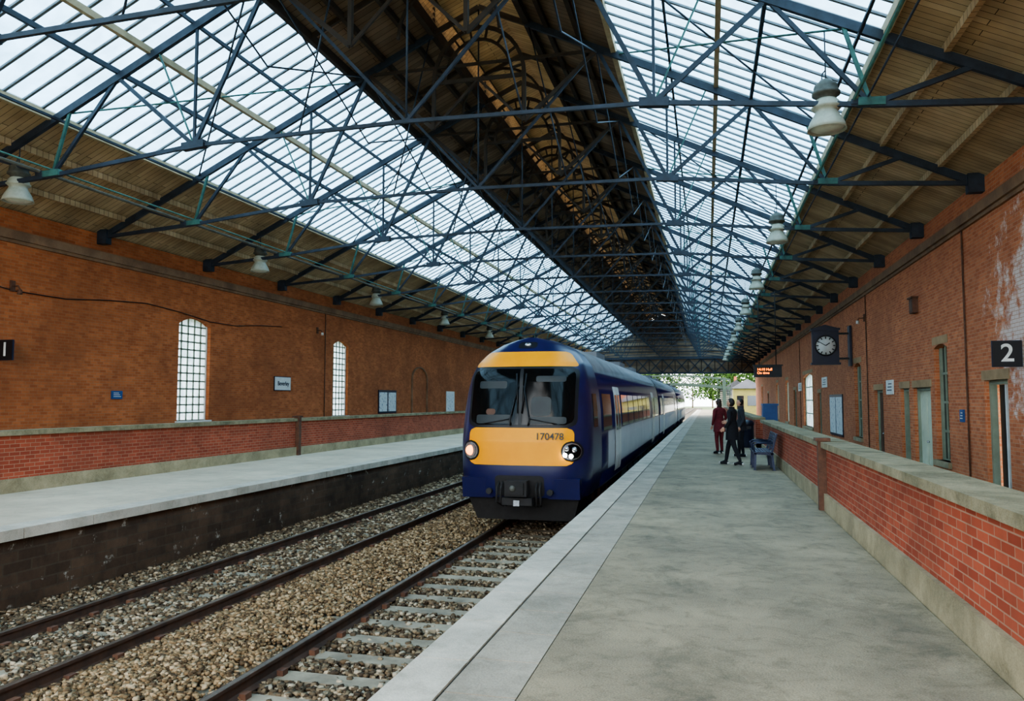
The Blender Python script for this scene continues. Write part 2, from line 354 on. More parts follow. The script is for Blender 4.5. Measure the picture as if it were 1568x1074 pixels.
for i,(a,c,za,zb,ar) in enumerate(sorted(Rops)):
    q=MB(); x=XR+.15
    if za<0:
        k='doorpale' if 21<a<24 else ('doorbrown' if (27<a<29 or a>40) else 'frame')
        q.box(x-.06,x+.06,a,a+.09,za,zb,'frame'); q.box(x-.06,x+.06,c-.09,c,za,zb,'frame'); q.box(x-.06,x+.06,a+.09,c-.09,zb-.09,zb,'frame')
        if 24<a<26 or 16<a<18:
            q.box(x+.1,x+.14,a+.09,c-.09,za,zb-.09,'black')
            q.box(x+.02,x+.08,a+.09,a+.35,za,zb-.09,'black')
            q.box(x+.0,x+.08,a+.55,a+.62,za,zb-.09,'white')
        else:
            q.box(x,x+.05,a+.09,c-.09,za,zb-.09,k)
            m_=(a+c)/2
            for (u,v) in((a+.2,m_-.06),(m_+.06,c-.2)):
                for (h0,h1) in((za+.2,za+1.0),(za+1.15,zb-.25)):
                    q.box(x-.015,x,u,v,h0,h1,k); q.box(x-.022,x-.015,u+.05,v-.05,h0+.05,h1-.05,k)
            q.tube([(x-.06,m_,za+1.05),(x,m_,za+1.05)],.025,'chrome')
        q.box(XR-.015,XR+.1,a-.12,c+.12,zb,zb+.2,'lintel')
        q.obj('door_%d'%dn); dn+=1
    else:
        q.box(x+.03,x+.04,a,c,za,zb,'winglass' if a>40 else 'darkglass')
        q.box(x-.03,x+.06,a,a+.08,za,zb,'frame'); q.box(x-.03,x+.06,c-.08,c,za,zb,'frame')
        nv=3 if c-a<3 else 6
        for j in range(1,nv): yy=a+(c-a)*j/nv; q.box(x,x+.04,yy-.02,yy+.02,za,zb,'frame')
        for j in range(0,5): zz=za+(zb-za)*j/4; q.box(x,x+.04,a,c,zz-.03,zz+.03,'frame')
        q.box(XR-.08,XR+.2,a-.1,c+.1,za-.14,za,'plinth')
        q.box(XR-.01,XR+.1,a-.1,c+.1,zb,zb+.2,'lintel')
        q.obj('window_%d'%wn); wn+=1
# bricked up arch on left
q=MB(); N=12; 
pts=[(40.8,-.45),(40.8,2.9)]+[(42+1.2*math.cos(math.pi-math.pi*i/N),2.9+.72*math.sin(math.pi*i/N)) for i in range(1,N)]+[(43.2,2.9),(43.2,-.45)]
for i in range(len(pts)-1):
    (ya,za),(yb,zb)=pts[i],pts[i+1]
    q.beam((XL+.02,ya,za),(XL+.02,yb,zb),.06,.16,'band',up=(1,0,0))
q.add([(XL+.012,a,z) for a,z in pts],[tuple(range(len(pts)))],'brickL'); q.obj('door_%d'%dn)
# ------------------------------------------------------------------ roof
for side,sg in(('left',-1),('right',1)):
    def X(o): return CX+sg*o
    def slab(q,o0,o1,k,t=.06,lift=0,y0=Y0,y1=Y1):
        vs=[]
        for y_ in(y0,y1):
            for o in(o0,o1):
                vs+= [(X(o),y_,rz(o)+lift),(X(o),y_,rz(o)+lift+t)]
        q.add(vs,[(0,1,3,2),(4,6,7,5),(0,4,5,1),(2,3,7,6),(0,2,6,4),(1,5,7,3)],k)
    GL=8.0 if sg<0 else 8.15
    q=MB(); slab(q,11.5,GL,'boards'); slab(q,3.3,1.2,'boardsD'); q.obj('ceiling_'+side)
    q=MB(); slab(q,GL,3.3,'roofglass',t=.012,lift=.03)
    y=Y0+.23
    while y<Y1:
        q.beam((X(GL),y,rz(GL)+.02),(X(3.3),y,rz(3.3)+.02),.06,.045,'bar'); y+=.46
    q.obj('window_%d'%wn,recalc=False); wn+=1
    q=MB()
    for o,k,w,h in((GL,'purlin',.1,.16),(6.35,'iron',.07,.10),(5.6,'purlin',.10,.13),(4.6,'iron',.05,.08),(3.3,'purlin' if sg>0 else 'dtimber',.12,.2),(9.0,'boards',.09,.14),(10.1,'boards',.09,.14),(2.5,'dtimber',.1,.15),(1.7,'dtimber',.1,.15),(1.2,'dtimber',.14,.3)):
        q.beam((X(o),Y0,rz(o)-.08),(X(o),Y1,rz(o)-.08),w,h,k)
    q.beam((X(7.75),Y0,rz(7.75)-.3),(X(7.75),Y1,rz(7.75)-.3),.05,.05,'iron')
    q.obj('roof_purlins')
q=MB(); zb=rz(1.2)
for sg in(-1,1):
    for i in range(5):
        z=zb+.05+i*.14; q.beam((CX+sg*1.2,Y0,z),(CX+sg*1.2,Y1,z),.16,.025,'boards',up=(sg*.6,0,.8))
    q.add([(CX+sg*1.45,Y0,zb+.68),(CX+sg*1.45,Y1,zb+.68),(CX,Y1,zb+1.3),(CX,Y0,zb+1.3)],[(0,1,2,3)],'boards')
    q.beam((CX+sg*1.2,Y0,zb+.72),(CX+sg*1.2,Y1,zb+.72),.1,.1,'dtimber')
for y in TY:
    for sg in(-1,1): 
        q.beam((CX+sg*1.2,y,zb),(CX+sg*1.2,y,zb+.75),.1,.1,'dtimber'); q.beam((CX+sg*1.2,y,zb+.7),(CX,y,zb+1.22),.06,.1,'dtimber')
q.obj('roof_lantern',recalc=False)
# truss
q=MB()
for sg in(-1,1):
    def P(o,z=None): return (sg*o,0,(rz(o)-.2) if z is None else z)
    q.beam(P(10.8),P(1.2),.09,.15,'iron'); q.beam(P(1.2),(0,0,rz(0)-.22),.08,.12,'dtimber')
    F=(sg*10.8,0,6.2); A=(sg*7.9,0,6.40); B=(sg*4.5,0,6.76); C=(0,0,6.84)
    q.beam(F,A,.08,.09,'iron'); q.beam(A,B,.06,.08,'iron'); q.beam(B,C,.06,.07,'iron')
    q.box(*(sorted((sg*10.9,sg*10.6))),-.1,.1,6.0,6.4,'iron')
    q.beam(A,P(9.4),.07,.08,'iron'); q.beam(A,P(7.5),.05,.06,'teal'); q.beam(A,P(6.35),.06,.07,'iron')
    q.beam(B,P(6.35),.06,.08,'iron'); q.beam(B,P(4.5),.05,.05,'iron'); q.beam(B,P(2.9),.06,.08,'iron'); q.beam(B,P(5.4),.03,.03,'teal')
    q.beam(C,P(2.9),.05,.06,'iron'); q.tube([(sg*2.2,0,6.8),P(1.25)],.018,'iron',6)
    q.beam((sg*2.9,0,rz(2.9)-.25),(sg*1.15,0,8.4),.06,.09,'dtimber')
    q.beam((sg*8.1,0,6.43),(sg*7.7,0,6.45),.14,.13,'teal'); q.beam((sg*4.75,0,6.74),(sg*4.25,0,6.78),.14,.15,'iron')
    q.beam((sg*10.6,.0,6.3),(sg*9.4,0,rz(9.4)-.22),.05,.05,'teal')
    pts1=[];pts2=[]
    for i in range(9):
        t=math.pi/2*i/8; pts1.append((sg*1.15*math.cos(t),0,9.55+1.3*math.sin(t))); pts2.append((sg*.85*math.cos(t),0,9.55+1.0*math.sin(t)))
    for i in range(8):
        q.beam(pts1[i],pts1[i+1],.09,.07,'dtimber',up=(0,1,0)); q.beam(pts2[i],pts2[i+1],.07,.05,'dtimber',up=(0,1,0))
    for i in(1,3,5,7): q.beam(pts2[i],pts1[i],.05,.05,'dtimber')
    q.beam((sg*1.15,0,9.6),(sg*1.15,0,8.4),.08,.1,'dtimber'); 
    q.beam((sg*1.15,0,8.4),(0,0,9.55),.05,.06,'dtimber'); q.beam((sg*1.15,0,9.55),(0,0,9.55),.06,.09,'dtimber')
q.tube([(0,0,6.84),(0,0,rz(0)-.2)],.02,'iron',6)
q.beam((-2.9,0,rz(2.9)-.25),(2.9,0,rz(2.9)-.25),.05,.07,'dtimber')
t0=q.obj('roof_truss',loc=(CX,TY[0],0))
for y in TY[1:]: inst(t0,'roof_truss',(CX,y,0))
q=MB()
for i in range(len(TY)-1):
    a,c=TY[i],TY[i+1]
    for sg in(-1,1):
        q.tube([(CX+sg*2.9,a,rz(2.9)-.3),(CX+sg*2.9,c,8.2)],.02,'iron',5,cap=False); q.tube([(CX+sg*2.9,c,rz(2.9)-.3),(CX+sg*2.9,a,8.2)],.02,'iron',5,cap=False)
        if i%2==0:
            q.tube([(CX+sg*7.8,a,rz(7.8)-.15),(CX+sg*3.4,c,rz(3.4)-.15)],.022,'teal',5,cap=False)
            q.tube([(CX+sg*7.8,c,rz(7.8)-.15),(CX+sg*3.4,a,rz(3.4)-.15)],.022,'iron',5,cap=False)
    m_=(a+c)/2   # intermediate rib
    for sg in(-1,1):
        pr=[(CX+sg*1.15*math.cos(math.pi/2*j/6),m_,9.6+1.2*math.sin(math.pi/2*j/6)) for j in range(7)]
        for j in range(6): q.beam(pr[j],pr[j+1],.06,.06,'dtimber',up=(0,1,0))
    for sg in (-1,1): q.beam((CX+sg*3.3,m_,rz(3.3)-.1),(CX+sg*1.2,m_,rz(1.2)-.1),.07,.1,'dtimber')
q.obj('roof_bracing')
q=MB()
q.tube([(2.35,Y0,6.50),(2.35,Y1-.2,6.50)],.03,'teal',6); q.tube([(2.55,Y0,6.52),(2.55,Y1-.2,6.52)],.018,'iron',6)
q.tube([(-13.5,Y0,6.50),(-13.5,Y1-.2,6.50)],.035,'lampdk',6); q.tube([(-13.2,Y0,6.52),(-13.2,Y1-.2,6.52)],.02,'teal',6)
for y in TY[:-1]: 
    q.box(2.3,2.6,y-.05,y+.05,6.42,6.5,'iron'); q.box(-13.6,-13.15,y-.05,y+.05,6.40,6.5,'iron')
q.obj('cable_conduit')
# end gable
q=MB()
q.add([(XR-1.4,Y1,7.0),(CX,Y1,rz(0)+.6),(XL+1.4,Y1,7.0)],[(0,1,2)],'gable')
for z in(7.0,7.7,8.4,9.1,9.8): 
    hw=min(10.9,10.9-(z-6.4)/.48); q.box(CX-hw,CX+hw,Y1-.1,Y1+.05,z-.06,z+.06,'dtimber')
q.box(XL,XR,Y1-.12,Y1+.12,6.75,7.0,'iron'); q.box(XL,XR,Y1-.12,Y1+.12,4.95,5.15,'iron')
n=14
for i in range(n):
    a=XL+(XR-XL)*i/n; c=XL+(XR-XL)*(i+1)/n
    q.beam((a,Y1,5.1),(c,Y1,6.8),.1,.12,'iron'); q.beam((c,Y1,5.1),(a,Y1,6.8),.1,.12,'iron'); q.beam((a,Y1,5.1),(a,Y1,6.8),.12,.12,'dtimber')
q.box(XL,XR,Y1+.12,Y1+.2,5.15,7.0,'gable')
q.obj('wall_far',recalc=False)
# ------------------------------------------------------------------ track
def rails(cx):
    q=MB()
    for s in(-.755,.755):
        x=cx+s; zt=-.915
        q.prism([(x-.07,zt-.16),(x+.07,zt-.16),(x+.07,zt-.15),(x+.012,zt-.13),(x+.012,zt-.045),(x+.036,zt-.035),(x+.036,zt-.004),(x-.036,zt-.004),(x-.036,zt-.035),(x-.012,zt-.045),(x-.012,zt-.13),(x-.07,zt-.15)],-6,290,'railside')
        q.prism([(x-.028,zt-.004),(x+.028,zt-.004),(x+.022,zt),(x-.022,zt)],-6,290,'railtop')
        y=-5.8
        while y<50:
            for e in(-.1,.1): q.box(x+e-.035,x+e+.035,y-.05,y+.05,-1.075,-1.02,'rust')
            y+=.65
    return q
NT,FT=-3.57,-7.05
for c in(NT,FT):
    q=rails(c); q.obj('railway_rails')
    q=MB(); y=-5.8
    while y<120:
        q.prism([(c-1.27,-1.22),(c+1.27,-1.22),(c+1.25,-1.075),(c-1.25,-1.075)],y-.125,y+.125,'sleeper'); y+=.65
    q.obj('railway_sleepers')
def stones(name,n,x0,x1,y0,y1,zf,k,smin=.018,smax=.038,avoid=()):
    x=np.random.uniform(x0,x1,n); u=np.random.uniform(0,1,n); y=y0*(y1/y0)**u
    keep=np.ones(n,bool)
    for (cx,pr) in avoid:
        ph=np.abs(((y+5.8+.325)%.65)-.325)
        on=(np.abs(x-cx)<1.25)&(ph<.14)&(np.random.rand(n)<pr)
        keep&=~on
        for s in(-.755,.755): keep&=~(np.abs(x-cx-s)<.06)
    x=x[keep];y=y[keep];n=len(x)
    s=np.random.uniform(smin,smax,n)*np.clip(y/14,1,2.2)
    z=zf(x,y)+np.random.uniform(-.02,.02,n)
    cube=np.array([(-1,-1,-1),(1,-1,-1),(1,1,-1),(-1,1,-1),(-1,-1,1),(1,-1,1),(1,1,1),(-1,1,1)],float)
    v=cube[None]*np.random.uniform(.35,1.05,(n,8,3)); v[:,:,2]*=.75
    a=np.random.uniform(0,6.28,n);b_=np.random.uniform(-.6,.6,n)
    ca,sa,cb,sb=np.cos(a)[:,None],np.sin(a)[:,None],np.cos(b_)[:,None],np.sin(b_)[:,None]
    X_=v[:,:,0]*ca-v[:,:,1]*sa; Y_=v[:,:,0]*sa+v[:,:,1]*ca; Z_=v[:,:,2]
    Y2=Y_*cb-Z_*sb; Z2=Y_*sb+Z_*cb
    V=np.stack([X_*s[:,None]+x[:,None],Y2*s[:,None]+y[:,None],Z2*s[:,None]+z[:,None]],-1).reshape(-1,3)
    fq=np.array([(0,3,2,1),(4,5,6,7),(0,1,5,4),(1,2,6,5),(2,3,7,6),(3,0,4,7)])
    Fi=(fq[None]+np.arange(n)[:,None,None]*8).reshape(-1)
    me=bpy.data.meshes.new(name); me.vertices.add(len(V)); me.vertices.foreach_set('co',V.ravel())
    me.loops.add(len(Fi)); me.loops.foreach_set('vertex_index',Fi); nf=n*6
    me.polygons.add(nf); me.polygons.foreach_set('loop_start',np.arange(nf)*4)
    me.update(calc_edges=True); me.validate(); me.materials.append(M[k])
    o=bpy.data.objects.new(name,me); S.collection.objects.link(o)
zin=lambda x,y: np.full_like(x,-1.09)
zmid=lambda x,y: -1.08+.085*np.clip(1-np.abs((x+5.31)/.95)**2,0,1)
stones('track_ballast',34000,-4.4,-1.97,3.6,60,zin,'stoneA',avoid=[(NT,.93)])
stones('track_ballast',52000,-6.35,-4.25,3.6,60,zmid,'stoneB',smin=.014,smax=.032,avoid=[(NT,.7),(FT,.3)])
stones('track_ballast',44000,-8.98,-6.2,5,60,lambda x,y:-1.075+0*x,'stoneA',avoid=[(FT,.55)])
# ------------------------------------------------------------------ lamps
q=MB()
q.tube([(0,0,1.3),(0,0,.5)],.012,'iron',6)
q.tube([(0,0,.66),(-.05,0,.6),(-.06,0,.52),(0,0,.48)],.012,'iron',6)
q.lathe((0,0,0),[(.0,.5),(.09,.49),(.12,.45),(.17,.42),(.19,.36),(.19,.30),(.22,.28),(.22,.24),(.17,.22),(.15,.16)],'lampdk',20)
q.lathe((0,0,0),[(.15,.17),(.2,.12),(.21,.06),(.24,.03),(.21,.0),(.17,-.02),(.18,-.06),(.26,-.2),(.29,-.28),(.305,-.34),(.29,-.34),(.25,-.2),(.1,-.08),(0,-.08)],'lamp',24)
q.lathe((0,0,0),[(.27,-.30),(.2,-.34),(.0,-.36)],'lampglass',20)
l0=None
for i in range(9):
    for x,z in((1.95,6.42),(-14.2,6.28)):
        loc=(x,13.0+9.2*i+.12,z)
        if l0 is None: l0=q.obj('pendant_lamp',loc=loc,recalc=False)
        else: inst(l0,'pendant_lamp',loc)
# ------------------------------------------------------------------ train
TX=-3.64
prof=[(1.27,-.22),(1.32,0.0),(1.345,.3),(1.35,.7),(1.345,1.1),(1.33,1.5),(1.29,1.9),(1.23,2.2),(1.13,2.5),(.96,2.72),(.7,2.90),(.4,3.01),(.15,3.05)]
ZT=3.05
def w(z):
    if z<=prof[0][1]: return prof[0][0]
    for (a,za),(b_,zb_) in zip(prof,prof[1:]):
        if z<=zb_: t=(z-za)/(zb_-za); return a+(b_-a)*t
    return .15
YF=14.95
def rake(z):
    r=0
    if z>.9: r+=(z-.9)*.20
    if z>2.1: r+=(z-2.1)**2*.75
    if z<.35: r+=(.35-z)**2*.25
    return r
def fy(x,z):
    s=min(1,abs(x)/w(z)); return YF+.14*s*s+.42*s**7+rake(z)
train=empty('passenger_train',(TX,YF,-.915))
def T(q,name):
    return par(q.obj(name),train)
q=MB()
zs=[-.22+i*(ZT+.22)/64 for i in range(65)]; ss=[-1+i/20 for i in range(41)]
vs=[];fs=[]
for z in zs:
    ww=w(z)
    for s in ss: vs.append((TX+s*ww,fy(s*ww,z),z))
n=len(ss)
for i in range(64):
    for j in range(n-1): fs.append((i*n+j,i*n+j+1,(i+1)*n+j+1,(i+1)*n+j))
q.add(vs,fs,'navy',True)
YB=17.2
for sg in(-1,1):
    vs=[];fs=[]
    for z in zs:
        yy=fy(w(z),z)
        for t in range(5): vs.append((TX+sg*w(z),yy+(YB-yy)*t/4,z))
    for i in range(64):
        for t in range(4): fs.append((i*5+t,i*5+t+1,(i+1)*5+t+1,(i+1)*5+t))
    q.add(vs,fs,'navy',True)
vs=[(TX+.15,fy(.15,ZT),ZT),(TX-.15,fy(.15,ZT),ZT),(TX-.15,YB,ZT),(TX+.15,YB,ZT)]
q.add(vs,[(0,1,2,3)],'navy')
T(q,'cab_shell')
def patch(q,xc,hw,z0,z1,r,k,off=.014,nx=24,nz=20,taper=0,toprnd=None):
    vs=[];fs=[]
    for i in range(nz+1):
        z=z0+(z1-z0)*i/nz; d=min(z-z0,z1-z); rr=r
        if toprnd and z>(z0+z1)/2: rr=toprnd
        h=hw-taper*(z-z0)/(z1-z0)
        if d<rr: h-= rr-math.sqrt(max(0,rr*rr-(rr-d)**2))
        for j in range(nx+1):
            x=xc+h*(j/nx*2-1); x=max(-w(z)*.985,min(w(z)*.985,x)); vs.append((TX+x,fy(x,z)-off,z))
    for i in range(nz):
        for j in range(nx): a=i*(nx+1)+j; fs.append((a,a+1,a+nx+2,a+nx+1))
    q.add(vs,fs,k,True)
q=MB()
patch(q,0,1.12,2.40,2.72,.08,'yellow',taper=.24,off=.014)
patch(q,0,1.08,.42,1.16,.14,'yellow',off=.013)
patch(q,0,1.13,1.16,2.40,.16,'black',off=.011)
patch(q,0,1.07,1.22,2.35,.16,'maskblk',off=.02)
patch(q,0,.035,1.22,2.36,.01,'black',off=.03,nx=2)
patch(q,-.55,.38,1.24,1.42,.05,'cabgrey',off=.0215); patch(q,.55,.38,1.24,1.38,.05,'cabgrey',off=.0215)
patch(q,.42,.2,1.4,1.78,.08,'cabgrey',off=.0212); patch(q,-.62,.1,1.42,1.54,.05,'doorbrown',off=.0212)
patch(q,-.6,.3,1.95,2.1,.04,'cabgrey',off=.0212); patch(q,.6,.3,2.08,2.2,.04,'cabgrey',off=.0212)
patch(q,0,.5,-.2,.22,.08,'under',off=.012)
patch(q,0,.2,2.80,2.94,.06,'black',off=.012)
T(q,'cab_front_panels')
q=MB()
for sg,k in((-1,'lampO'),(1,'lampW')):
    for r0,kk,o in((.205,'black',.017),(.17,'chrome',.03)):
        patch(q,sg*1.04,r0,.7-r0,.7+r0,r0*.999,kk,off=o,nx=14,nz=16)
    patch(q,sg*1.06,.145,.7-.145,.7+.145,.1449,'maskblk' if sg>0 else 'chrome',off=.045,nx=12,nz=14)
    if sg>0:
        for dx,dz,r0,kk in((-.12,-.07,.045,'lampW'),(-.01,-.09,.045,'lampW'),(.05,.04,.055,'chrome'),(-.09,.06,.05,'chrome')): q.ell((TX+1.04+dx,fy(1.04+dx,.7)-.06,.7+dz),(r0,.03,r0),kk,12,8)
    else: q.ell((TX-1.04,fy(1.04,.7)-.05,.7),(.1,.04,.1),k,16,8)
q.ell((TX,fy(0,2.87)-.03,2.87),(.07,.03,.045),'chrome',12,8)
T(q,'headlights')
q=MB()
for sg in(-1,1):
    pts=[(sg*.18,1.2),(sg*.2,1.32),(sg*.06,2.0)]
    q.tube([(TX+x,fy(x,z)-.06,z) for x,z in pts],.014,'black',6)
    q.tube([(TX+x,fy(x,z)-.05,z) for x,z in((sg*.75,1.24),(sg*.2,1.34))],.012,'black',6)
    q.tube([(TX+x,fy(x,z)-.05,z) for x,z in((sg*.04,1.45),(sg*.10,2.25))],.016,'black',6)
T(q,'wipers')
q=MB()
for sg in(-1,1):
    a,c=sorted((sg*.56,sg*1.2)); 
    q.add([(TX+a,YF+.12,-.24),(TX+c,YF+.12,-.24),(TX+c,YF+.05,.16),(TX+a,YF+.05,.16),(TX+a,YF+.9,-.24),(TX+c,YF+.9,-.24),(TX+c,YF+.9,.16),(TX+a,YF+.9,.16)],[(0,1,2,3),(0,4,5,1),(3,2,6,7),(0,3,7,4),(1,5,6,2)],'navy')
    q.tube([(TX+sg*.62,YF-.02,-.1),(TX+sg*.62,YF+.1,-.1)],.06,'under',10)
q.add([(TX-1.15,YF+.35,-.25),(TX+1.15,YF+.35,-.25),(TX+1.0,YF+.5,-.72),(TX-1.0,YF+.5,-.72),(TX-1.15,YF+2.3,-.25),(TX+1.15,YF+2.3,-.25),(TX+1.0,YF+2.3,-.72),(TX-1.0,YF+2.3,-.72)],[(0,1,2,3),(0,4,5,1),(3,2,6,7),(0,3,7,4),(1,5,6,2),(4,7,6,5)],'under')
q.tube([(TX,YF+.5,-.02),(TX,YF-.2,-.02)],.11,'under',12)
q.box(TX-.22,TX+.22,YF-.3,YF-.08,-.16,.14,'under'); q.box(TX-.16,TX+.16,YF-.34,YF-.3,-.12,.1,'under')
q.lathe((TX-.05,YF-.35,.0),[(.0,-.03),(.05,-.02),(.06,.0)],'lampdk',12,axis='Y')
q.box(TX-.3,TX+.3,YF-.2,YF+.1,-.34,-.2,'under'); q.box(TX-.06,TX+.06,YF-.23,YF-.2,-.35,-.24,'chrome')
for x in(-.42,-.34,.36,.44): q.tube([(TX+x,YF+.05,.1),(TX+x,YF-.12,-.02),(TX+x*1.05,YF-.1,-.3),(TX+x*.9,YF+.2,-.4)],.022,'under',6)
T(q,'coupler')
# cars
def car(y0,y1,cabfront,nm):
    q=MB()
    rows=[(-.22,.1,'navy'),(.1,.98,'silver'),(.98,1.98,'navy'),(1.98,2.35,'navy'),(2.35,ZT,'roofgrey')]
    for sg in(-1,1):
        for za,zb_,k in rows:
            zz=[za]+[z for _,z in prof if za<z<zb_]+[zb_]
            for u,v in zip(zz,zz[1:]):
                segs=[(y0,y1,k)]
                if cabfront and k=='silver': segs=[(y0,y0+1.2,'navy'),(y0+1.2,y1,'silver')]
                for a,c,kk in segs:
                    q.add([(TX+sg*w(u),a,u),(TX+sg*w(u),c,u),(TX+sg*w(v),c,v),(TX+sg*w(v),a,v)],[(0,1,2,3)],kk,True)
    q.add([(TX-.15,y0,ZT),(TX+.15,y0,ZT),(TX+.15,y1,ZT),(TX-.15,y1,ZT)],[(0,1,2,3)],'roofgrey')
    for yy in(y0,y1):
        pr=[(TX+a,yy,z) for a,z in prof]+[(TX-a,yy,z) for a,z in reversed(prof)]
        q.add(pr,[tuple(range(len(pr)))],'under')
    q.box(TX-.5,TX+.5,y1,y1+.45,-.1,2.4,'under')
    q.box(TX-1.27,TX+1.27,y0,y1,-.25,-.2,'under')
    def sp(a,c,za,zb_,k,off):
        zz=[za]+[z for _,z in prof if za<z<zb_]+[zb_]
        for sg in(-1,1):
            for u,v in zip(zz,zz[1:]):
                q.add([(TX+sg*(w(u)+off),a,u),(TX+sg*(w(u)+off),c,u),(TX+sg*(w(v)+off),c,v),(TX+sg*(w(v)+off),a,v)],[(0,1,2,3)],k)
    d1=y0+(2.6 if cabfront else 3.2); d2=y1-4.8
    if cabfront: sp(y0-1.2,y0-.6,1.15,1.85,'trainwin',.012); sp(y0+.3,y0+1.9,1.02,1.86,'trainwin',.012)
    else: sp(y0+.8,y0+2.8,1.02,1.86,'trainwin',.012)
    for d in(d1,d2):
        sp(d,d+1.35,-.08,2.06,'white',.012); sp(d+.66,d+.69,-.08,2.06,'black',.02)
        sp(d+.14,d+.56,.95,1.85,'trainwin',.022); sp(d+.79,d+1.21,.95,1.85,'trainwin',.022)
    y=d1+1.7
    while y+1.7<d2: sp(y,y+1.6,1.02,1.86,'trainwin',.012); y+=1.78
    sp(d2+1.7,y1-.6,1.02,1.86,'trainwin',.012)
    for yy in(y0+5,y0+11,y0+16): q.box(TX-.55,TX+.55,yy,yy+1.8,2.9,3.12,'roofgrey')
    yy=y0+5.2
    while yy<y1-6: 
        for sg in(-1,1):
            a,c=sorted((TX+sg*.6,TX+sg*1.22)); q.box(a,c,yy,yy+1.5,-.72,-.24,'under')
        yy+=1.9
    for bc in(y0+1.4 if cabfront else y0+3.2,y1-3.2):
        for dy in(-1.1,1.1):
            for sg in(-.755,.755):
                q.tube([(TX+sg-.06,bc+dy,-.5),(TX+sg+.07,bc+dy,-.5)],.41,'under',24,smooth=False)
                q.tube([(TX+sg*1.1,bc+dy,-.5),(TX+sg*1.5,bc+dy,-.5)],.14,'rust',12)
        for sg in(-1,1):
            q.beam((TX+sg*1.02,bc-1.4,-.45),(TX+sg*1.02,bc+1.4,-.45),.12,.2,'under'); q.box(*sorted((TX+sg*.9,TX+sg*1.15)),bc-.3,bc+.3,-.7,-.2,'rust')
    T(q,nm)
car(17.2,38.2,True,'carriage_1'); car(38.7,61.3,False,'carriage_2'); car(61.8,84,False,'carriage_3')
text('fleet_number','170478',(.62,fy(.45,.98)-.05-YF,.99+.915),.19,'black',(84,0,4),train)
# ------------------------------------------------------------------ signs etc.
def signN(num,x0,x1,y,z0,z1):
    e=empty('platform_number_sign',((x0+x1)/2,y,z0)); q=MB()
    q.box(x0,x1,y-.03,y+.03,z0,z1,'black'); q.box(x0-.012,x1+.012,y-.022,y+.022,z0-.012,z1+.012,'navysign')
    par(q.obj('panel'),e)
    t=text('numeral',num,(0,-.035,(z1-z0)/2),(z1-z0)*1.0,'white',(90,0,0),e)
signN('2',5.10,5.57,15.9,2.33,2.79)
signN('1',-16.17,-15.76,14.6,2.66,3.12)
e=empty('station_name_sign',(XL,27.2,2.1)); q=MB(); q.box(XL,XL+.04,26.6,27.75,2.12,2.62,'white'); q.box(XL,XL+.03,26.57,27.78,2.09,2.65,'navysign'); par(q.obj('panel'),e)
text('lettering','Beverley',(.045,.0,.27),.24,'navysign',(90,0,90),e)
def wsign(name,x,y0,y1,z0,z1,k,k2=None):
    q=MB(); s=1 if x<0 else -1
    x+=s*.005
    a,b_=sorted((x,x+s*.04)); q.box(a,b_,y0,y1,z0,z1,k)
    if k2:
        n=2 if y1-y0>1.5 else 1
        for i in range(n):
            u=y0+(y1-y0)*i/n+.08; v=y0+(y1-y0)*(i+1)/n-.08
            a,b_=sorted((x+s*.04,x+s*.046)); q.box(a,b_,u,v,z0+.1,z1-.12,k2)
    else:
        for i in range(3):
            a,b_=sorted((x+s*.04,x+s*.043)); zc=z0+(z1-z0)*(.25+.22*i); q.box(a,b_,y0+(y1-y0)*.15,y1-(y1-y0)*(.15+.1*i),zc,zc+(z1-z0)*.08,'white' if k!='white' else 'navysign')
    q.obj(name)
wsign('information_sign',XL,18.2,18.6,1.75,1.98,'blue'); wsign('poster_board',XL,36.3,38.6,1.05,2.25,'navysign','poster'); wsign('poster_board',XL,46.8,48.4,.95,2.3,'white','poster')
wsign('poster_board',XR,35.3,38.8,.15,1.98,'navysign','poster'); wsign('information_sign',XR,39.6,41.2,2.35,2.85,'white'); wsign('information_sign',XR,26.0,26.9,1.9,2.35,'white'); wsign('information_sign',XR,19.3,19.55,1.22,1.5,'blue')
wsign('information_sign',XR,50.0,51.5,2.3,2.8,'white')
q=MB(); q.box(XR-.14,XR,22.9,23.3,4.1,4.5,'rust'); q.box(XR-.18,XR,22.86,23.34,4.5,4.54,'rust'); q.box(XR-.15,XR-.14,22.95,23.25,4.15,4.45,'doorbrown'); q.obj('wall_vent_box')
for (x,y,z) in((XL,14.9,4.45),(XL,29.9,4.7),(XR,30.2,4.7)):
    s=1 if x<0 else -1; q=MB(); q.box(*sorted((x,x+s*.05)),y-.06,y+.06,z-.12,z+.14,'rust'); q.tube([(x,y,z),(x+s*.2,y,z),(x+s*.25,y,z-.08)],.02,'rust',6); q.lathe((x+s*.25,y,z-.2),[(.0,.12),(.05,.11),(.06,.0),(.0,0)],'white' if y>20 else 'rust',10); q.obj('wall_lamp')
q=MB(); 
for (x,y) in((XR-.03,19.0),(XR-.03,29.9),(XL+.03,30.6),(XR-.03,50.5)): q.tube([(x,y,-.45),(x,y,5.5)],.02,'rust',6)
pts=[(XL+.03,12+i*1.5,4.6-.28*math.sin(i*math.pi/5)**2) for i in range(11)]
q.tube(pts,.014,'black',5); q.obj('wall_cables')
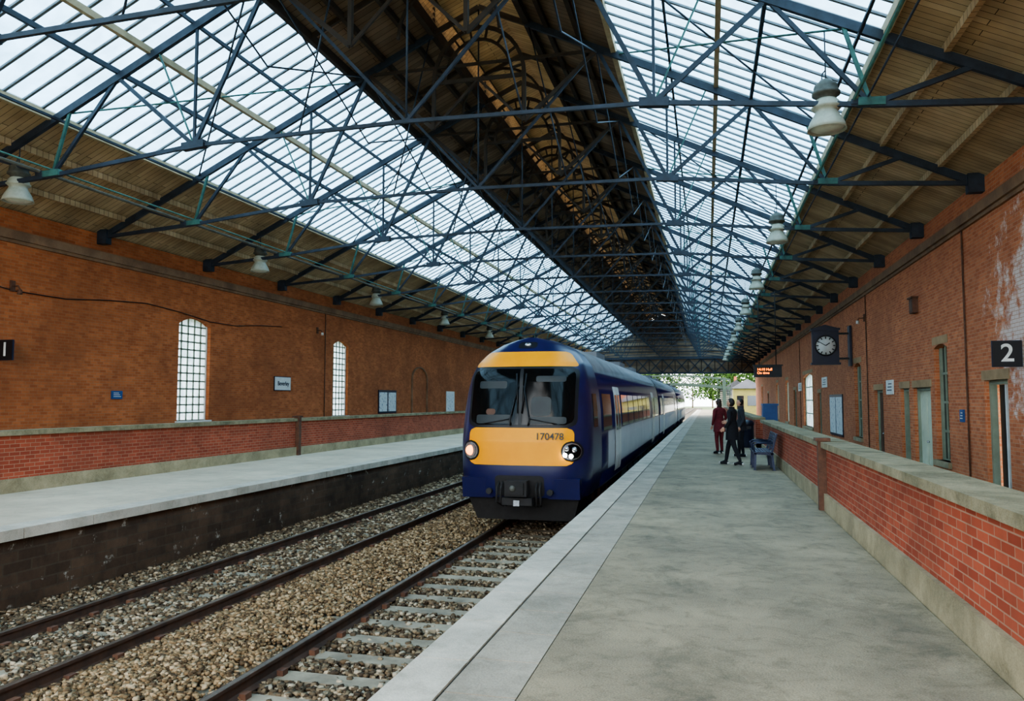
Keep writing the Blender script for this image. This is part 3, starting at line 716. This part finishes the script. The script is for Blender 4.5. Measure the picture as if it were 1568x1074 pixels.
# clock
KX,KY,KZ=4.62,33.0,3.88
e=empty('station_clock',(KX,KY,KZ)); q=MB()
q.box(KX-.5,KX+.5,KY-.12,KY+.15,KZ-.66,KZ+.64,'navysign'); q.box(KX-.55,KX+.55,KY-.17,KY+.2,KZ+.64,KZ+.72,'navysign'); q.box(KX-.55,KX+.55,KY-.17,KY+.2,KZ-.74,KZ-.66,'navysign')
q.add([(KX-.48,KY-.12,KZ+.72),(KX+.48,KY-.12,KZ+.72),(KX,KY-.12,KZ+.86),(KX-.48,KY+.15,KZ+.72),(KX+.48,KY+.15,KZ+.72),(KX,KY+.15,KZ+.86)],[(0,1,2),(3,5,4),(0,3,4,1),(1,4,5,2),(2,5,3,0)],'navysign')
for dz in(.5,-.5): q.beam((KX+.5,KY,KZ+dz),(5.58,KY,KZ+dz),.05,.08,'black')
q.box(5.5,5.58,KY-.2,KY+.25,KZ-.8,KZ+.8,'navysign')
par(q.obj('case'),e); q=MB(); c=(KX,KY-.12,KZ+.02)
q.lathe(c,[(0,-.02),(.37,-.02),(.37,.0)],'white',32,axis='Y'); q.lathe(c,[(.37,0),(.37,-.05),(.42,-.05),(.42,0)],'black',32,axis='Y')
for i in range(12):
    a=i*math.pi/6; q.beam((c[0]+.27*math.sin(a),c[1]-.024,c[2]+.27*math.cos(a)),(c[0]+.36*math.sin(a),c[1]-.024,c[2]+.36*math.cos(a)),.04,.008,'black',up=(0,1,0))
for a,l,ww in((math.radians(55),.19,.036),(math.radians(-58),.29,.026)):
    q.beam((c[0],c[1]-.032,c[2]),(c[0]+l*math.sin(a),c[1]-.032,c[2]+l*math.cos(a)),ww,.008,'black',up=(0,1,0))
par(q.obj('dial'),e)
# departure board
e=empty('departure_board',(2.55,35,2.7)); q=MB(); q.box(1.98,3.12,34.9,35.15,2.72,3.2,'black'); q.box(1.94,3.16,34.86,35.18,3.2,3.25,'black')
for x in(2.2,2.9): q.tube([(x,35.02,3.22),(x,35.02,6.45)],.02,'black',8)
par(q.obj('housing'),e)
text('led_text','14:10 Hull\nOn time',(-.45,-.12,.27),.15,'orange',(90,0,0),e,align='LEFT')
# bench
e=empty('platform_bench',(1.35,20.7,0)); q=MB()
for y in(19.9,20.7,21.5):
    q.beam((1.1,y,0.003),(1.12,y,.43),.05,.05,'benchblue',up=(0,1,0)); q.beam((1.55,y,0.003),(1.5,y,.45),.05,.05,'benchblue',up=(0,1,0)); q.beam((1.5,y,.42),(1.62,y,.9),.05,.04,'benchblue',up=(0,1,0))
    q.beam((1.08,y,.41),(1.55,y,.40),.05,.05,'benchblue'); q.tube([(1.1,y,.43),(1.08,y,.62),(1.15,y,.66),(1.55,y,.66)],.02,'benchblue',8)
    q.box(1.06,1.16,y-.04,y+.04,0.003,.012,'benchblue'); q.box(1.5,1.6,y-.04,y+.04,0.003,.012,'benchblue')
for i in range(7): q.box(1.07+i*.065,1.12+i*.065,19.8,21.6,.43,.45,'benchblue')
for i in range(6): 
    z=.52+i*.065; x=1.5+(z-.42)*.25; q.box(x-.012,x+.012,19.8,21.6,z,z+.05,'benchblue')
par(q.obj('bench_frame'),e)
# cabinet
q=MB(); q.box(2.2,2.75,33,34,-.45,1.5,'blue'); q.box(2.18,2.79,32.96,34.04,1.5,1.58,'blue'); q.box(2.25,2.45,32.98,33,-.3,1.4,'blue'); q.box(2.49,2.7,32.98,33,-.3,1.4,'blue'); q.box(2.42,2.44,32.96,32.98,.6,.8,'black'); q.obj('utility_cabinet')
q=MB(); q.lathe((1.4,29.5,0.002),[(0,0),(.22,0),(.23,.05),(.22,.8),(.24,.82),(.24,.9),(.17,.98),(0,1.0)],'navysign',20); q.box(1.28,1.52,29.26,29.3,.68,.78,'black'); q.obj('litter_bin')
# ------------------------------------------------------------------ people
def person(name,loc,rot,J,coat,legs,hair,hem,longhair=False,scale=1.0):
    V=[(0,0,.95),(0,0,1.1),(0,.0,1.28),(0,0,1.41),(0,.005,1.48),(0,.02,1.55)]
    R=[(.150,.115),(.138,.10),(.165,.115),(.115,.08),(.056,.056),(.052,.052)]
    E=[(0,1),(1,2),(2,3),(3,4),(4,5)]
    for sg,kk in((-1,'L'),(1,'R')):
        i=len(V); el,wr=J['el'+kk],J['wr'+kk]
        V+=[(sg*.175,0,1.40),el,wr]; R+=[(.068,.066),(.052,.052),(.034,.034)]; E+=[(3,i),(i,i+1),(i+1,i+2)]
        i=len(V); kn,an,to=J['kn'+kk],J['an'+kk],J['to'+kk]
        V+=[(sg*.095,0,.88),kn,an,to]; R+=[(.098,.098),(.066,.068),(.046,.048),(.042,.032)]; E+=[(0,i),(i,i+1),(i+1,i+2),(i+2,i+3)]
    me=bpy.data.meshes.new('tmp'); me.from_pydata(V,E,[]); ob=bpy.data.objects.new('tmp',me); S.collection.objects.link(ob)
    md=ob.modifiers.new('s','SKIN'); md.use_smooth_shade=True
    sv=me.skin_vertices[0].data
    for i,r in enumerate(R): sv[i].radius=r; sv[i].use_root=(i==0)
    sb=ob.modifiers.new('u','SUBSURF'); sb.levels=2; sb.render_levels=2
    bpy.context.view_layer.update(); dg=bpy.context.evaluated_depsgraph_get()
    m2=bpy.data.meshes.new_from_object(ob.evaluated_get(dg)); q=MB()
    vv=[v.co.copy() for v in m2.vertices]
    groups={}
    for p_ in m2.polygons:
        c=sum((vv[i] for i in p_.vertices),Vector())/len(p_.vertices)
        k=coat
        if c.z<hem and not(abs(c.x)>.2 and c.z>.7): k=legs
        if c.z<.10: k='blackcloth'
        if c.z>1.50: k='skin'
        groups.setdefault(k,[]).append(tuple(p_.vertices))
    for k,fs in groups.items(): q.add(vv,fs,k,True)
    bpy.data.objects.remove(ob)
    prof_=[(.155,1.12),(.175,1.0),(.19,.88),(.205,hem)]
    q.lathe((0,0,0),prof_,coat,20,sx=1,sy=.82); q.lathe((0,0,0),[(.17,1.08),(.175,.95),(.19,hem)],coat,20,sx=.95,sy=.8)
    q.lathe((0,0,0),[(.062,1.44),(.075,1.5),(.07,1.53),(.055,1.50)],coat,14)
    for kk in 'LR':
        an=Vector(J['an'+kk]); to=Vector(J['to'+kk]); d=(to-an); d.z=0; d.normalize()
        q.tube([an-d*.05+Vector((0,0,-.04)),an+d*.05+Vector((0,0,-.035)),Vector((to.x,to.y,to.z))+d*.02],[.045,.047,.036],'blackcloth',10)
        q.tube([an-d*.09+Vector((0,0,-.05)),Vector((to.x,to.y,to.z-.0))+d*.05],[.032,.032],'sole',8)
    for sg,kk in((-1,'L'),(1,'R')):
        wr=Vector(J['wr'+kk]); el=Vector(J['el'+kk]); d=(wr-el).normalized(); sd=d.cross(Vector((sg,0,0))).normalized(); nrm=d.cross(sd)
        q.ell(wr+d*.05,(.026,.04,.048),'skin',10,7)
        for f,(o,l) in enumerate(((-.03,.065),(-.010,.078),(.012,.074),(.032,.058))):
            b0=wr+d*.08+sd*o; p1=b0+d*l*.5-nrm*.008*1; p2=p1+d*l*.4-nrm*.022
            q.tube([b0,p1,p2],[.0095,.009,.007],'skin',6)
        b0=wr+d*.035-sd*.03; q.tube([b0,b0+d*.03-sd*.022,b0+d*.06-sd*.026],[.012,.010,.008],'skin',6)
    hy=.03; hz=1.625
    def hf(d,p):
        if p.z<0: k_=1-.32*(-d.z)**1.4; p=Vector((p.x*k_,p.y*(1-.1*(-d.z))+.008*(-d.z),p.z))
        return p
    q.ell((0,hy,hz),(.075,.095,.118),'skin',20,14,hf)
    q.tube([(0,hy+.088,hz+.012),(0,hy+.108,hz-.018),(0,hy+.092,hz-.028)],[.008,.014,.010],'skin',8)
    for sg in(-1,1):
        q.ell((sg*.030,hy+.083,hz+.008),(.013,.008,.008),'white',8,6); q.ell((sg*.030,hy+.090,hz+.008),(.006,.004,.006),'hairdark',6,5)
        q.tube([(sg*.016,hy+.093,hz+.028),(sg*.045,hy+.083,hz+.028)],.004,hair,5)
        q.ell((sg*.077,hy-.005,hz-.005),(.010,.02,.03),'skin',8,6)
    q.tube([(-.022,hy+.085,hz-.055),(0,hy+.090,hz-.053),(.022,hy+.085,hz-.055)],.005,'maroon',5)
    def hair_f(d,p):
        if d.y>.25 and d.z<.55: p=Vector((p.x*.9,p.y*.72,p.z))
        return p
    q.ell((0,hy-.012,hz+.018),(.084,.100,.116),hair,20,12,hair_f)
    if longhair: q.ell((0,hy-.06,hz-.08),(.075,.05,.12),hair,14,9)
    o=q.obj(name,recalc=False); o.location=loc; o.rotation_euler=(0,0,rot); o.scale=(scale,)*3
    return o
stand=dict(elL=(-.24,-.05,1.13),wrL=(-.22,.07,.90),elR=(.24,-.03,1.13),wrR=(.20,.15,1.0),
  knL=(-.10,.02,.49),anL=(-.11,-.04,.085),toL=(-.13,.10,.035),knR=(.10,.06,.49),anR=(.12,.05,.085),toR=(.15,.19,.035))
person('person',(.62,21.2,0.012),math.radians(62),dict(elL=(-.235,-.06,1.14),wrL=(-.20,.12,.98),elR=(.235,.05,1.14),wrR=(.17,.22,1.12),
  knL=(-.10,-.10,.49),anL=(-.10,-.27,.10),toL=(-.10,-.12,.035),knR=(.10,.17,.49),anR=(.10,.24,.085),toR=(.11,.38,.035)),'blackcloth','blackcloth','hairdark',.66)
person('person',(.36,25.6,0.012),math.radians(35),stand,'maroon','maroon','hairbrown',.70,True)
person('person',(.98,24.4,0.012),math.radians(95),stand,'greycloth','blackcloth','hairdark',.8)
# ------------------------------------------------------------------ outside
q=MB()
BY=106
for z,h in((3.3,.35),(4.5,.16)): 
    N=16
    for i in range(N):
        a=-13+16*i/N; c=-13+16*(i+1)/N; f_=lambda x:.6*(1-((x+5)/8)**2)
        q.beam((a,BY,z+f_(a)),(c,BY,z+f_(c)),.1,h,'bridgegreen'); q.beam((a,BY+2,z+f_(a)),(c,BY+2,z+f_(c)),.1,h,'bridgegreen')
        if z<4: q.beam((a,BY+1,z+f_(a)),(c,BY+1,z+f_(c)),2,.1,'bridgegreen'); q.beam((a,BY,z+f_(a)),(c,BY,z+1.2+f_(c)),.09,.1,'bridgegreen'); q.beam((c,BY,z+f_(c)),(a,BY,z+1.2+f_(a)),.09,.1,'bridgegreen')
for x in(-12.2,2.2):
    for y in(BY,BY+2): q.box(x-.2,x+.2,y-.2,y+.2,.005,4.8,'bridgegreen')
    for i in range(12): q.box(x-.8,x+.8,BY+2+i*.35,BY+2.4+i*.35,3.2-i*.27,3.3-i*.27,'bridgegreen')
    for e_ in(-.8,.8): q.beam((x+e_,BY+2,4.2),(x+e_,BY+6.5,.9),.08,.9,'bridgegreen')
q.obj('footbridge')
q=MB(); q.box(3.5,7.5,112,116,-1.3,3.4,'cream'); q.add([(3.2,111.6,3.4),(7.8,111.6,3.4),(7.8,116.4,3.4),(3.2,116.4,3.4),(5.5,114,4.8)],[(0,1,4),(1,2,4),(2,3,4),(3,0,4)],'tile')
q.box(4,4.9,111.95,112,.2,2.4,'darkglass'); q.box(5.4,6.6,111.95,112,1,2.4,'darkglass'); q.obj('signal_hut')
def house(x0,x1,y0,y1,h,k):
    q=MB(); q.box(x0,x1,y0,y1,-1.3,h,k); m_=(x0+x1)/2
    q.add([(x0-.3,y0-.3,h),(x1+.3,y0-.3,h),(x1+.3,y1+.3,h),(x0-.3,y1+.3,h),(m_,y0-.3,h+2.5),(m_,y1+.3,h+2.5)],[(0,1,4),(2,3,5),(1,2,5,4),(3,0,4,5)],'tile')
    for i in range(2):
        for z in(0.3,3): xx=x0+(x1-x0)*(.2+.4*i); q.box(xx,xx+1.1,y0-.04,y0,z,z+1.4,'darkglass')
    q.box(m_-.3,m_+.3,(y0+y1)/2,(y0+y1)/2+.6,h+1,h+3.4,'brickP'); q.obj('house')
house(8,16,128,138,5.5,'brickP'); house(-28,-18,130,142,5.5,'brickL'); house(3,10,185,195,4,'housew')
def tree(x,y,h,r):
    q=MB(); q.tube([(x,y,-1.3),(x+.1,y,h*.3),(x,y+.1,h*.7)],[.3,.22,.1],'bark',8)
    for i in range(4):
        a=i*1.6; q.tube([(x,y,h*.35),(x+r*.6*math.cos(a),y+r*.6*math.sin(a),h*.65)],[.12,.04],'bark',6)
    for i in range(1300):
        d=Vector((random.gauss(0,1),random.gauss(0,1),random.gauss(0,1))).normalized()*random.uniform(.4,1)**.6
        c=Vector((x+d.x*r,y+d.y*r,h*.55+d.z*h*.45)); s=random.uniform(.3,.6)
        a=Vector((random.uniform(-1,1),random.uniform(-1,1),random.uniform(-1,1))).normalized(); b_=a.orthogonal().normalized()
        c2=a.cross(b_)
        q.add([c-b_*s,c+c2*s*.6,c+b_*s,c-c2*s*.6],[(0,1,2,3)],'leaf')
    q.obj('tree',recalc=False)
for x,y,h,r in((-20,152,10,5),(-14,165,10,4.5),(13,162,9,4.5),(3.5,205,11,5),(-14,225,12,6),(14,205,12,6),(-18,205,11,6),(22,156,10,5),(-30,118,9,5),(22,110,9,4),(9,240,12,6),(-6,330,16,9),(2,320,16,9)): tree(x,y,h,r)
q=MB(); q.box(1.5,1.6,113,150,0.004,1.2,'white')
for i in range(18): q.box(1.46,1.5,113+i*2,113.1+i*2,0.004,1.3,'white')
q.obj('platform_fence')
# ------------------------------------------------------------------ world
W=bpy.data.worlds.new('sky'); S.world=W; W.use_nodes=True; nt=W.node_tree; bg=nt.nodes['Background']
tc=nn(nt,'ShaderNodeTexCoord'); n=nn(nt,'ShaderNodeTexNoise'); n.inputs['Scale'].default_value=2.5; n.inputs['Detail'].default_value=6
nt.links.new(tc.outputs['Generated'],n.inputs['Vector']); r=nn(nt,'ShaderNodeValToRGB')
r.color_ramp.elements[0].position=.38; r.color_ramp.elements[1].position=.62
r.color_ramp.elements[0].color=(.76,.89,1,1); r.color_ramp.elements[1].color=(1,.96,.9,1)
nt.links.new(n.outputs['Fac'],r.inputs[0]); nt.links.new(r.outputs[0],bg.inputs[0]); bg.inputs[1].default_value=3.0
S.view_settings.view_transform='AgX'
try: S.view_settings.look='AgX - Medium High Contrast'
except Exception as ex: print(ex)
S.view_settings.exposure=1.35
# ------------------------------------------------------------------ camera
cd=bpy.data.cameras.new('camera'); cam=bpy.data.objects.new('camera',cd); S.collection.objects.link(cam)
cd.sensor_width=36; cd.lens=36*1180/1568; cd.clip_end=1000; cam.location=(0,0,1.7)
cam.rotation_euler=(math.radians(90+3.73),0,math.radians(14.2)); S.camera=cam
